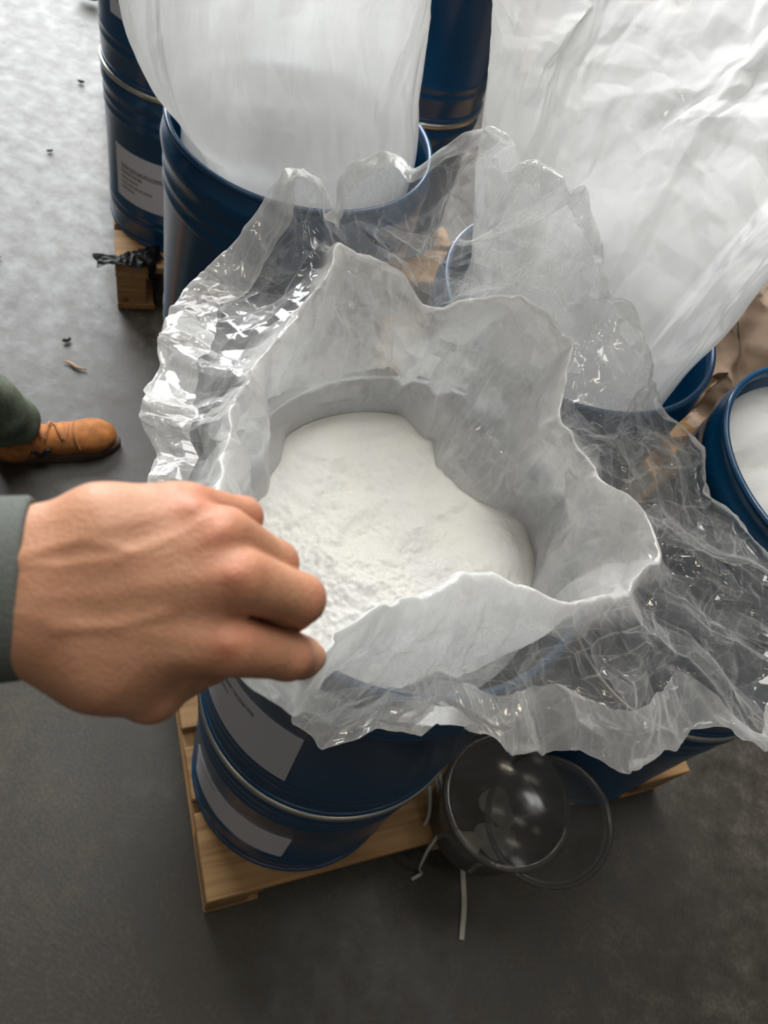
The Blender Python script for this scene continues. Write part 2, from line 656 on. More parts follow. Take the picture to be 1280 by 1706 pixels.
# ------------------------------------------------------------------ pallets
DECK = [(w_, box('deck_board', 1.0, w_, 0.022, 0.002)) for w_ in (0.145, 0.095)]
STR = {9: box('stringer_board', 1.2, 0.1, 0.02, 0.002), 5: box('stringer_board', 0.672, 0.1, 0.02, 0.002)}
BLK = box('block', 0.078, 0.13, 0.088, 0.003)
BLKM = box('block', 0.12, 0.13, 0.088, 0.003)
BOT = {9: box('bottom_board', 1.2, 0.1, 0.02, 0.002), 5: box('bottom_board', 0.672, 0.1, 0.02, 0.002)}


def pallet(u0, v0, label, mat, turn=0.0, rows=9):
    x, y = uv(u0, v0)
    t = empty('wooden_pallet', (x, y, 0), PA + turn)
    tag(t, label, 'pallet', 'wooden pallets on the floor')
    vpos = [(0.0725, 0), (0.215, 1), (0.345, 1), (0.475, 1), (0.60, 0), (0.725, 1), (0.855, 1), (0.985, 1), (1.1275, 0)]
    for v, k in vpos[:rows]:
        o = obj('deck_board', DECK[k][1], mat, t, (0.5, v, 0.128))
        o.rotation_euler = (0, 0, 0)
    for u in (0.05, 0.5, 0.95):
        o = obj('stringer_board', STR[rows], mat, t, (u, 0.6 if rows == 9 else 0.336, 0.108))
        o.rotation_euler = (0, 0, PI / 2)
        o = obj('bottom_board', BOT[rows], mat, t, (u, 0.6 if rows == 9 else 0.336, 0.0))
        o.rotation_euler = (0, 0, PI / 2)
        for v in (0.066, 0.6, 1.134)[:3 if rows == 9 else 2]:
            obj('block', BLKM if u == 0.5 else BLK, mat, t, (u + (-0.01 if u < 0.1 else 0.01 if u > 0.9 else 0), v, 0.02))
    return t


pallet(0.0, 0.0, 'wooden pallet under the drum with the gathered clear liner, its near corner in front', M['wood'], 0, 5)
pallet(0.11, 0.68, 'wooden pallet under the left drum with the tall white bag, mostly hidden', M['plank'], 0, 5)  # darker wood colour stands in for the shade between the drums
pallet(0.0, 1.555, 'wooden pallet at the back left with a black scrap hanging on its corner', M['wood'], math.radians(-4.5))
pallet(1.42, 0.55, 'dark old wooden pallet at the right behind the drums, under brown paper', M['plank'])

# ------------------------------------------------------------------ steel drums
DR, DH = 0.187, 0.425
t_out = []


def bead(z0, amp, wd, n=7):
    return [(DR + amp * math.sin(PI * k / (n - 1)), z0 - wd / 2 + wd * k / (n - 1)) for k in range(n)]


outer_prof = [(0.180, 0.004), (DR - 0.003, 0.004), (DR - 0.001, 0.012), (DR, 0.02)] + bead(0.062, 0.0018, 0.016) + bead(0.086, 0.0018, 0.016) + \
    bead(DH - 0.098, 0.0018, 0.016) + bead(DH - 0.074, 0.0018, 0.016) + [(DR, DH - 0.055), (DR + 0.0035, DH - 0.045), (DR + 0.0045, DH - 0.036), (DR + 0.002, DH - 0.026), (DR - 0.003, DH - 0.018), (DR - 0.004, DH - 0.004)]
inner_prof = [(DR - 0.006, DH - 0.004), (DR - 0.005, DH - 0.02), (DR - 0.0025, DH - 0.04), (DR - 0.0025, 0.01), (0.001, 0.01)]
ME_OPEN = lathe('body', [(0.001, 0.004)] + outer_prof + inner_prof, 128)
ME_CLOSED = lathe('body', [(0.001, 0.004)] + outer_prof, 128)


def torus_prof(r, z, a, b=None, n=14):
    b = b or a
    return [(r + a * math.cos(2 * PI * k / n), z + b * math.sin(2 * PI * k / n)) for k in range(n + 1)]


ME_RIM = lathe('rim', torus_prof(DR - 0.004, DH - 0.004, 0.0042), 128)
ME_CHIME = lathe('bottom_chime', torus_prof(DR - 0.001, 0.006, 0.0038, 0.006), 128)
ME_LID = lathe('lid', [(0.001, DH - 0.012), (0.150, DH - 0.012), (0.163, DH - 0.010), (0.166, DH - 0.001), (0.176, DH + 0.0005), (DR - 0.002, DH + 0.0005), (DR + 0.001, DH - 0.006)], 128)
ME_RING = lathe('locking_ring', [(DR - 0.003, DH - 0.011), (DR + 0.0035, DH - 0.011), (DR + 0.0058, DH - 0.007), (DR + 0.006, DH - 0.002), (DR + 0.004, DH + 0.002), (DR - 0.006, DH + 0.002)], 128)


def lever_mesh():
    pts = [(DR + 0.009, math.radians(a)) for a in np.linspace(-9, 9, 9)]
    P = [(r * math.cos(a), r * math.sin(a), DH - 0.006) for r, a in pts]
    return tube('lever', P, 0.007, 8, False, 1.6)


ME_LEVER = lever_mesh()


def label_mesh(a0, a1, z0, z1, r=DR + 0.0007):
    n = 24
    a = np.radians(np.linspace(a0, a1, n + 1))
    V = []
    for rr in (r, r - 0.0005):
        for z in (z0, z1):
            V += [(rr * math.cos(x), rr * math.sin(x), z) for x in a]
    n1 = n + 1
    F = []
    for k in range(n):
        F.append((k, k + 1, n1 + k + 1, n1 + k))
        F.append((2 * n1 + k + 1, 2 * n1 + k, 3 * n1 + k, 3 * n1 + k + 1))
        F.append((k + 1, k, 2 * n1 + k, 2 * n1 + k + 1))
        F.append((n1 + k, n1 + k + 1, 3 * n1 + k + 1, 3 * n1 + k))
    me = mesh('label', V, F, False)
    ul = me.uv_layers.new(name='UVMap')
    for lp in me.loops:
        i = lp.vertex_index
        ul.data[lp.index].uv = ((i % n1) / n, ((i // n1) % 2))
    return me


def drum(x, y, z, is_open, label, labels=(), lever=None):
    t = empty('steel_drum', (x, y, z))
    tag(t, label, 'drum', 'blue steel drums stacked in pairs on pallets')
    obj('body', ME_OPEN if is_open else ME_CLOSED, M['blue'], t)
    obj('bottom_chime', ME_CHIME, M['blue'], t)
    if is_open:
        obj('rim', ME_RIM, M['blue'], t)
    else:
        obj('lid', ME_LID, M['blue'], t)
        rg = obj('locking_ring', ME_RING, M['steel'], t)
        rg['label'] = 'galvanised locking ring'
        lv = obj('lever', ME_LEVER, M['steel'], rg)
        lv.rotation_euler = (0, 0, math.radians(lever if lever is not None else 60))
    for (a0, a1, z0, z1, mm) in labels:
        lo = obj('label', label_mesh(a0, a1, z0, z1), M[mm], t)
        lo['label'] = 'pale paper label with small print'
    return t


ZL, ZU = 0.150, 0.577
POS = dict(F=(0.030, 0.445), B=(-0.311, 0.990), C=(0.132, 0.864), D=(0.523, 0.764), A=(-0.870, 1.750), G=uv(0.80, 1.77))
drum(*POS['F'], ZU, True, 'open blue drum holding white powder, upper drum of the nearest stack', [(200, 265.5, 0.095, 0.252, 'label_b')])
drum(*POS['F'], ZL, False, 'lower blue drum standing on the front corner of the near pallet', [(216, 280, 0.115, 0.250, 'label_c')], 200)
drum(*POS['B'], ZU, True, 'open blue drum with tall white bag, left of the gathered clear liner')
drum(*POS['B'], ZL, False, 'lower blue drum under the left tall white bag, mostly hidden')
drum(*POS['C'], ZU, True, 'open blue drum with the large white bag right behind the gathered liner')
drum(*POS['C'], ZL, False, 'lower blue drum in the middle of the near pallet, below the large bag')
drum(*POS['D'], ZU, True, 'open blue drum at the right edge with a flat folded liner inside')
drum(*POS['D'], ZL, False, 'lower blue drum at the right beside the clear plastic tub')
drum(*POS['A'], ZU, False, 'upper blue drum of the back left stack, label cut by the top edge', [(242, 300, 0.135, 0.28, 'label_a')])
drum(*POS['A'], ZL, False, 'lower blue drum of the back left stack with printed paper label', [(239, 300, 0.115, 0.258, 'label_a')])
drum(*POS['G'], ZU, False, 'dark blue drum at the top between the two tall white bags', (), 120)
drum(*POS['G'], ZL, False, 'lower blue drum behind the clear liner, under the dark top centre drum', (), 120)

# ------------------------------------------------------------------ the gathered liner of the near drum
FX, FY = POS['F']
HOLE = [(-173.8, 0.147, 0.94), (-151.0, 0.151, 0.93), (-122.8, 0.145, 0.92), (-95.1, 0.142, 0.91), (-58.9, 0.135, 0.905), (-13.5, 0.140, 0.905), (18.6, 0.161, 0.91),
        (34.6, 0.172, 0.91), (64.8, 0.126, 0.925), (85.3, 0.136, 0.935), (95.1, 0.167, 0.945), (120.2, 0.172, 0.95), (142.8, 0.176, 0.95), (169.2, 0.147, 0.94)]
CREST = [(-176.1, 0.186, 1.08), (-159.1, 0.184, 1.08), (-140.4, 0.196, 1.1), (-126.8, 0.221, 1.13), (-113.4, 0.255, 1.17), (-102.2, 0.285, 1.23), (-96.7, 0.292, 1.257),
         (-92.6, 0.235, 1.20), (-81.7, 0.163, 1.14), (-55.6, 0.126, 1.11), (-35.4, 0.151, 1.1), (-10.8, 0.18, 1.08), (5.4, 0.203, 1.08), (14.1, 0.189, 1.08),
         (26.1, 0.153, 1.08), (51.7, 0.148, 1.08), (63.0, 0.185, 1.09), (68.4, 0.220, 1.10), (79.7, 0.228, 1.1), (96.2, 0.21, 1.1), (110.5, 0.191, 1.1), (123.0, 0.22, 1.12),
         (133.6, 0.244, 1.12), (146.3, 0.207, 1.1), (166.7, 0.194, 1.08)]
OUTER = [(-175.0, 0.276, 1.02), (-158.6, 0.266, 1.02), (-140.8, 0.254, 1.04), (-122.2, 0.250, 1.08), (-107.4, 0.272, 1.13), (-102.8, 0.270, 1.11), (-94.7, 0.250, 1.06),
         (-80.2, 0.23, 1.02), (-61.2, 0.227, 1.0), (-48.8, 0.252, 1.0), (-34.8, 0.282, 1.0), (-22.4, 0.318, 1.0), (-17.5, 0.335, 1.0), (-14.5, 0.38, 0.99), (-9.7, 0.385, 1.0),
         (2.1, 0.391, 1.0), (19.3, 0.398, 1.0), (26.3, 0.37, 1.0), (31.4, 0.35, 1.0), (45.0, 0.365, 1.0), (51.0, 0.351, 1.03), (54.5, 0.305, 1.06), (60.2, 0.286, 1.1), (68.4, 0.269, 1.15), (79.4, 0.25, 1.2),
         (92.8, 0.232, 1.26), (105.1, 0.222, 1.27), (113.0, 0.222, 1.28), (116.2, 0.233, 1.26), (120.9, 0.245, 1.22), (123.5, 0.265, 1.21), (127.5, 0.284, 1.16), (130.6, 0.282, 1.11), (133.9, 0.298, 1.14),
         (138.2, 0.327, 1.15), (140.4, 0.339, 1.14), (143.0, 0.346, 1.08), (151.0, 0.347, 1.03), (162.4, 0.311, 1.02)]
HEM = [(-175, 0.05, 0.012), (-150, 0.03, 0.01), (-110, 0.012, 0.004), (-90, 0.025, 0.012), (-60, 0.045, 0.03), (-35, 0.05, 0.034), (-20, 0.045, 0.03), (-14, 0.02, 0.01), (0, 0.012, 0.006),
       (20, 0.02, 0.012), (35, 0.035, 0.022), (52, 0.04, 0.03), (65, 0.03, 0.018), (85, 0.006, -0.015), (105, 0.004, -0.02), (120, 0.012, -0.01), (135, 0.03, 0.008), (155, 0.05, 0.015)]


def crease_of(P, gain):
    """stress-whitening of the film: how sharply it is bent"""
    L = np.zeros(P.shape[:2])
    for st in (1,):
        a = np.roll(P, st, 1) + np.roll(P, -st, 1) - 2 * P
        da = np.linalg.norm(np.roll(P, st, 1) - np.roll(P, -st, 1), axis=-1) / 2 + 1e-6
        L = np.maximum(L, np.linalg.norm(a, axis=-1) / da)
        b = np.zeros_like(P)
        b[st:-st] = P[2 * st:] + P[:-2 * st] - 2 * P[st:-st]
        db = np.ones(P.shape[:2])
        db[st:-st] = np.linalg.norm(P[2 * st:] - P[:-2 * st], axis=-1) / 2 + 1e-6
        L = np.maximum(L, np.linalg.norm(b, axis=-1) / db)
    return np.clip((L - 0.10) * gain, 0, 1)


def rows_spline(C, n):
    """C: K x nth x 3 control rows -> n x nth x 3, Catmull-Rom by chord length"""
    K = len(C)
    ln = np.linalg.norm(np.diff(C, axis=0), axis=-1).mean(1)
    s = np.concatenate([[0], np.cumsum(ln)])
    T = np.linspace(0, s[-1], n)
    out = np.zeros((n,) + C.shape[1:])
    tang = np.zeros_like(C)
    tang[1:-1] = (C[2:] - C[:-2]) / (s[2:] - s[:-2])[:, None, None]
    tang[0] = (C[1] - C[0]) / ln[0]
    tang[-1] = (C[-1] - C[-2]) / ln[-1]
    for k, t in enumerate(T):
        i = min(max(np.searchsorted(s, t) - 1, 0), K - 2)
        hh = s[i + 1] - s[i]
        f = (t - s[i]) / hh
        out[k] = (2 * f ** 3 - 3 * f ** 2 + 1) * C[i] + (f ** 3 - 2 * f ** 2 + f) * hh * tang[i] + (-2 * f ** 3 + 3 * f ** 2) * C[i + 1] + (f ** 3 - f ** 2) * hh * tang[i + 1]
    return out, T, s


def build_liner():
    nt, ns = 1600, 400
    th = np.linspace(-PI, PI, nt, endpoint=False)
    rh, zh = periodic(HOLE, th, 1), periodic(HOLE, th, 2)
    ring = np.stack([np.cos(th), np.sin(th), 0 * th], -1)
    rh = rh + 0.010 * fnoise(ring, 0.32, 401) + 0.006 * fnoise(ring, 0.13, 402)
    rc, zc = periodic(CREST, th, 1), periodic(CREST, th, 2)
    ro, zo = periodic(OUTER, th, 1), periodic(OUTER, th, 2)
    hw, hz = periodic(HEM, th, 1), periodic(HEM, th, 2)
    rw = np.minimum(0.170, 0.55 * rh + 0.45 * np.minimum(rc, 0.19) + 0.004)
    mid_r = 0.45 * rc + 0.55 * ro
    mid_z = np.maximum(0.5 * (zc + zo) - 0.028, 1.016)
    rows = [(rh + 0.002, zh - 0.03), (rh, zh), (rw, np.full(nt, 0.995)), (rc - 0.012, zc - 0.03), (rc, zc), (rc + 0.016, zc - 0.022), (mid_r, mid_z), (ro - 0.01, zo - 0.002), (ro, zo + 0.004), (ro - hw, zo + hz)]
    C = np.stack([np.stack([FX + r * np.cos(th), FY + r * np.sin(th), z], -1) for r, z in rows])
    P, T, s = rows_spline(C, ns)
    S = np.broadcast_to(T[:, None], P.shape[:2])
    crest_s, out_s = s[4], s[8]
    inner = np.clip(1 - (S - crest_s) / 0.03, 0, 1)
    outw = np.clip((S - crest_s) / (out_s - crest_s), 0, 1)
    low = np.clip((S - s[1]) / (s[3] - s[1]), 0, 1)
    # pleats that run away from the gathered mouth
    TH = np.broadcast_to(th[None], S.shape)
    Q = np.stack([np.cos(TH) * 1.0, np.sin(TH) * 1.0, S * 0.6], -1)
    pl = fnoise(Q, 0.16, 501) * 0.6 + fnoise(Q, 0.075, 502) * 0.4
    pl2 = fnoise(Q, 0.16, 503)
    right = np.exp(-((TH - 0.1) / 0.75) ** 2)
    wallw = np.sin(PI * np.clip(S / crest_s, 0, 1)) ** 1.5
    amp = low * 0.005 + 0.011 * wallw + outw * (0.012 + 0.015 * right)
    rad = np.stack([np.cos(TH), np.sin(TH), np.zeros_like(TH)], -1)
    D = rad * (amp * pl2)[..., None]
    D[..., 2] += amp * pl * (0.4 + 0.6 * outw)
    # crumple; scaled down where the film lies on the powder
    wgt = (0.55 + 0.45 * low) * (0.95 + 0.25 * outw)
    D += crumple(P, [(0.12, 0.015), (0.06, 0.0085), (0.03, 0.0042), (0.014, 0.0014)], 77) * wgt[..., None]
    # keep the drawn-up point calm where the hand holds it
    pin = np.linalg.norm(P - np.array([-0.0035, 0.154, 1.258]), axis=-1)
    D *= np.clip(pin / 0.06, 0.1, 1)[..., None]
    P = P + D
    # film stays inside the drum wall below the rim and above it outside
    rr = np.hypot(P[..., 0] - FX, P[..., 1] - FY)
    k = np.where((P[..., 2] < 1.006) & (S < crest_s), np.minimum(1, 0.1785 / np.maximum(rr, 1e-6)), 1)
    P[..., 0] = FX + (P[..., 0] - FX) * k
    P[..., 1] = FY + (P[..., 1] - FY) * k
    ob = (S >= crest_s) & (rr < 0.21)
    P[..., 2] = np.where(ob, np.maximum(P[..., 2], 1.008), P[..., 2])
    me = mesh('liner_bag', P.reshape(-1, 3), grid_faces(ns, nt))
    dust = np.clip(1 - (S - crest_s * 0.95) / (0.30 * (out_s - crest_s)), 0, 1)
    left = np.exp(-((np.abs(TH) - PI) / 0.45) ** 2)
    dust = np.clip(dust + 0.30 * left + 0.15 * (S > out_s), 0, 1)
    n1 = snoise(P, 0.05, 91) * 0.6 + snoise(P, 0.018, 92) * 0.4
    n2 = fnoise(P, 0.008, 93) * 0.5 + snoise(P, 0.004, 94) * 0.5
    # crinkle streaks in the film itself: long, thin, milky
    st = np.minimum(np.abs(fnoise(P, 0.040, 95)), 0.8 * np.abs(fnoise(P, 0.024, 96)) + 0.02)
    streak = np.clip(1 - st / 0.055, 0, 1) * np.clip(0.5 + snoise(P, 0.06, 97), 0, 1)
    front = np.exp(-((TH + 0.95) / 0.55) ** 2)
    haze = 0.135 + 0.05 * n1 + 0.08 * streak + dust * (0.66 + 0.18 * n1 + 0.12 * n2 + 0.34 * streak) + 0.12 * front * outw + 0.34 * crease_of(P, 1.3)
    attr(me, 'haze', np.clip(haze, 0.03, 0.95))
    return me


o = obj('liner_bag', build_liner(), M['film_front'])
tag(o, 'clear crumpled plastic liner gathered open around the white powder, pinched by the hand', 'plastic bag', 'plastic drum liners')


# ------------------------------------------------------------------ powder in the near drum
def build_powder():
    nt, nr = 520, 260
    th = np.linspace(-PI, PI, nt, endpoint=False)
    rh, zh = np.minimum(periodic(HOLE, th, 1) + 0.020, 0.178), periodic(HOLE, th, 2) - 0.006
    f = np.linspace(0.0, 1, nr)[:, None]
    X = rh * np.cos(th) * f
    Y = rh * np.sin(th) * f
    zc = 0.922
    Z = zc + (zh - zc) * f ** 2 + 0.012 * (1 - f ** 2) * (Y > -1)
    P = np.stack([X, Y, Z], -1)
    n = 0.011 * snoise(P, 0.06, 5) + 0.006 * fnoise(P, 0.035, 6) + 0.0035 * fnoise(P, 0.016, 7) + (0.4 + 0.6 * np.clip(0.5 - 12 * Y, 0, 1)) * (0.0030 * snoise(P, 0.008, 8) + 0.0020 * snoise(P, 0.004, 9))
    P[..., 2] += n * (1 - f ** 6)
    return mesh('powder', P.reshape(-1, 3), grid_faces(nr, nt))


o = obj('powder', build_powder(), M['powder'], None, (FX, FY, 0))
tag(o, 'loose white powder filling the nearest open drum', 'powder', kind='stuff')


# ------------------------------------------------------------------ tall liners of the drums behind
def tall_bag(c0, ax, prof, seed, mat, top_wave, label, nt=700, nz=300):
    """prof: (z, offset across, offset in depth, half width across, half depth); ax = angle of the across axis"""
    U, Vv = np.array([math.cos(ax), math.sin(ax)]), np.array([-math.sin(ax), math.cos(ax)])
    th = np.linspace(-PI, PI, nt, endpoint=False)
    K = []
    for (z, du, dv, a, b) in prof:
        ca, sa = du + np.cos(th) * a, dv + np.sin(th) * b
        K.append(np.stack([c0[0] + ca * U[0] + sa * Vv[0], c0[1] + ca * U[1] + sa * Vv[1], np.full(nt, z)], -1))
    P, T, s = rows_spline(np.stack(K), nz)
    t = (T / T[-1])[:, None]
    TH = np.broadcast_to(th[None], P.shape[:2])
    P[..., 2] += top_wave(TH) * np.clip((t - 0.5) / 0.5, 0, 1)
    up = np.clip((P[..., 2] - 0.99) / 0.08, 0, 1)
    hi_ = np.clip((P[..., 2] - 1.17) / 0.12, 0, 1)
    rad = np.stack([np.cos(TH) * U[0] + np.sin(TH) * Vv[0], np.cos(TH) * U[1] + np.sin(TH) * Vv[1], np.zeros_like(TH)], -1)
    Q = np.stack([np.cos(TH), np.sin(TH), P[..., 2] * 1.3], -1)
    fold = 0.8 * fnoise(Q, 0.42, seed) + 0.2 * fnoise(Q, 0.15, seed + 1)
    D = rad * (fold * (0.006 + 0.016 * up))[..., None]
    S = P * np.array([1, 1, 0.5])
    D += crumple(S, [(0.12, 0.010), (0.05, 0.0032), (0.022, 0.0011), (0.010, 0.00035)], seed + 5) * (0.25 + 0.75 * up)[..., None]
    D += crumple(P, [(0.09, 0.016), (0.045, 0.009), (0.022, 0.0038), (0.010, 0.0010)], seed + 50) * hi_[..., None]
    P = P + D
    rr = np.hypot(P[..., 0] - c0[0], P[..., 1] - c0[1])
    k = np.where(P[..., 2] < 1.012, np.minimum(1, 0.176 / np.maximum(rr, 1e-6)), 1)
    P[..., 0] = c0[0] + (P[..., 0] - c0[0]) * k
    P[..., 1] = c0[1] + (P[..., 1] - c0[1]) * k
    me = mesh('liner_bag', P.reshape(-1, 3), grid_faces(nz, nt))
    n1 = snoise(S, 0.06, seed + 8) * 0.6 + snoise(S, 0.02, seed + 9) * 0.4
    side = np.abs(np.cos(TH)) ** 6
    attr(me, 'haze', np.clip(0.73 + 0.14 * n1 - 0.34 * side + 0.2 * np.clip((1.17 - P[..., 2]) / 0.1, 0, 1) + 0.25 * crease_of(P, 0.8), 0.1, 0.93))
    o = obj('liner_bag', me, mat)
    tag(o, label, 'plastic bag', 'plastic drum liners')
    return o


tall_bag(POS['B'], 0.30, [(0.93, 0, 0, 0.165, 0.165), (1.0, 0, 0, 0.168, 0.168), (1.035, -0.02, 0.0, 0.186, 0.168), (1.10, -0.045, 0.01, 0.200, 0.155), (1.22, -0.055, 0.02, 0.200, 0.14), (1.34, -0.03, 0.02, 0.19, 0.13), (1.46, 0, 0, 0.2, 0.11)],
         900, M['film_tall'], lambda th: 0.03 * np.sin(3 * th), 'tall milky white liner standing out of the left drum')
tall_bag(POS['C'], -0.2, [(0.93, 0, 0, 0.160, 0.160), (1.0, 0, 0.005, 0.158, 0.155), (1.05, -0.010, 0.015, 0.170, 0.155), (1.12, -0.028, 0.035, 0.186, 0.150), (1.2, -0.035, 0.045, 0.202, 0.15), (1.3, -0.035, 0.05, 0.23, 0.15), (1.42, -0.02, 0.055, 0.26, 0.15)],
         950, M['film_tall'], lambda th: -0.07 * np.exp(-((th - 2.6) / 0.5) ** 2) + 0.02 * np.sin(5 * th), 'large crumpled white liner standing out of the drum right behind, wide open top')


def flat_liner():
    nt, nr = 200, 90
    th = np.linspace(-PI, PI, nt, endpoint=False)
    f = np.linspace(0.0, 1, nr)[:, None]
    R = 0.177 * f
    P = np.stack([R * np.cos(th), R * np.sin(th), 0.955 + 0.012 * f ** 3 + 0 * th], -1)
    Q = P @ np.array([[PU[0], PU[1], 0], [PV[0], PV[1], 0], [0, 0, 1]]).T * np.array([0.35, 1, 1])
    P[..., 2] += (0.012 * fnoise(Q, 0.05, 61) + 0.006 * fnoise(Q, 0.02, 62) + 0.01 * snoise(P, 0.12, 63)) * (1 - f ** 8)
    return mesh('liner_bag', P.reshape(-1, 3), grid_faces(nr, nt))


o = obj('liner_bag', flat_liner(), M['film_flat'], None, (*POS['D'], 0))
tag(o, 'flat folded white liner lying inside the drum at the right edge', 'plastic bag', 'plastic drum liners')
pw = lathe('powder', [(0.001, 0.945), (0.08, 0.942), (0.15, 0.936), (0.175, 0.93)], 64)
tag(obj('powder', pw, M['powder'], None, (*POS['D'], 0)), 'white powder under the flat folded liner at the right edge', 'powder', kind='stuff')

# ------------------------------------------------------------------ the photographer's left arm: hand and sleeve
PALM = [[(-99.7, 4.4, 3.0, 16.5), (-75.3, 9.9, 5.0, 16.5), (-51.6, 18.3, 2.0, 17.5), (-29.0, 25.6, -8.0, 12.0)], [(-97.5, 0.3, 6.0, 15.5), (-71.3, 2.5, 8.0, 15.5), (-16.0, 15.2, -2.0, 12.0)],
        [(-96.4, -6.0, 7.0, 15.5), (-70.4, -6.0, 9.0, 15.5), (-10.0, -0.6, 2.0, 12.6)], [(-98.6, -12.0, 5.0, 16.0), (-72.2, -14.6, 7.0, 16.5), (-15.0, -24.0, -1.0, 12.6)],
        [(-74.0, -17.0, 5.0, 17.0), (-50.8, -32.3, -2.0, 18.0), (-38.9, -45.5, -14.0, 12.8)], [(-58.1, -27.9, -3.0, 18.0), (-29.0, -31.0, -13.0, 12.5)],
        [(-79.4, -4.8, -6.0, 17.0), (-28.0, -1.0, -22.0, 15.0)], [(-47.6, -8.5, -7.0, 18.0), (-20.0, -13.1, -20.0, 14.0), (4.0, -19.5, -36.0, 9.5)]]
FING = [[(-4.3, -26.1, -4.0, 12.4), (14.6, -34.6, -28.0, 10.0), (18.4, -39.4, -49.0, 9.0), (20.6, -42.9, -68.0, 7.6)],
        [(0.0, 0.0, 0.0, 12.8), (20.4, -10.1, -22.0, 10.4), (15.0, -17.7, -49.0, 9.2), (7.1, -26.7, -64.0, 7.8)],
        [(-6.6, 17.0, -4.0, 11.4), (9.8, 4.4, -26.0, 9.3), (2.6, -3.4, -49.0, 8.6), (-9.8, -10.8, -60.0, 7.6)],
        [(-21.5, 27.6, -12.0, 10.0), (-5.4, 23.8, -34.0, 8.3), (-12.3, 15.8, -54.0, 7.6), (-24.0, 10.0, -61.0, 7.0)],
        [(-39.5, -45.9, -16.0, 12.2), (-22.6, -40.1, -49.0, 10.5), (1.9, -31.5, -57.0, 9.4), (16.0, -41.5, -75.0, 7.8)]]
TEND = [[(0.9, 3.2), (-20.2, 0.3), (-46.8, -3.5), (-73.5, -3.5)], [(-4.2, 18.7), (-24.6, 12.1), (-51.3, 4.3), (-73.5, 2.1)], [(-1.3, -22.8), (-24.6, -19.0), (-49.1, -14.6), (-73.5, -9.0)],
        [(-15.3, 28.3), (-33.5, 23.9), (-60.2, 15.4), (-73.5, 12.1)]]
VEIN = [[(-78.0, 8.1), (-58.0, 7.0), (-39.1, 9.9), (-20.2, 17.6), (-10.2, 23.9)], [(-73.5, 9.9), (-51.3, 16.1), (-35.7, 12.1)], [(-60.2, -15.7), (-40.2, -14.6), (-24.6, -11.3)]]
KNUCK = [(0.9, 3.2), (-1.3, -23.5), (-5.7, 18.7), (-16.2, 29.9)]


def seg2(P, pts):
    d = None
    for a, b in zip(pts[:-1], pts[1:]):
        a, b = np.array(a), np.array(b)
        e = b - a
        t = np.clip(((P[:, :2] - a) @ e) / (e @ e), 0, 1)
        q = np.linalg.norm(P[:, :2] - a - t[:, None] * e, axis=1)
        d = q if d is None else np.minimum(d, q)
    return d


def hand_sdf(P):
    pm = None
    for ch in PALM:
        d = chain(P, ch, 6.0)
        pm = d if pm is None else smin(pm, d, 12.0)
    tot = None
    for i, ch in enumerate(FING):
        d = chain(P, ch, 4.0)
        e = smin(pm, d, 5.5 if i < 4 else 6.0)
        tot = e if tot is None else smin(tot, e, 1.0)
    # relief on the back of the hand: tendons, veins, knuckles
    back = np.clip((P[:, 2] - (P[:, 0] * -0.12 - 6.0)) / 8.0, 0, 1)
    for l in TEND:
        tot -= 0.45 * np.exp(-(seg2(P, l) / 3.4) ** 2) * back
    for l in VEIN:
        tot -= 0.6 * np.exp(-(seg2(P, l) / 1.9) ** 2) * back
    for k in KNUCK:
        tot -= 1.5 * np.exp(-(np.linalg.norm(P[:, :2] - np.array(k), axis=1) / 6.0) ** 2) * back
    return tot


V, Fq = surface_nets(hand_sdf, (-104, -64, -92), (36, 46, 40), 1.35)
red = np.zeros(len(V))
for k in KNUCK:
    red = np.maximum(red, 0.45 * np.exp(-(np.linalg.norm(V[:, :2] - np.array(k), axis=1) / 9.0) ** 2))
for ch in FING[:4]:
    red = np.maximum(red, 0.40 * np.exp(-(np.linalg.norm(V - (np.array(ch[1][:3]) + [6, -1, 2]), axis=1) / 9.0) ** 2))
hm = mesh('person', V * 0.001, Fq)
attr(hm, 'red', red)
hand = obj('person', hm, M['skin'])
HAND_O = Vector((-0.0554, -0.0259, -0.296))
hand.matrix_world = Matrix.Translation((0, 0, 1.6)) @ CAMROT.to_4x4() @ Matrix.Translation(HAND_O)
tag(hand, "left hand of a person in a grey sleeve pinching the liner's edge", 'person')


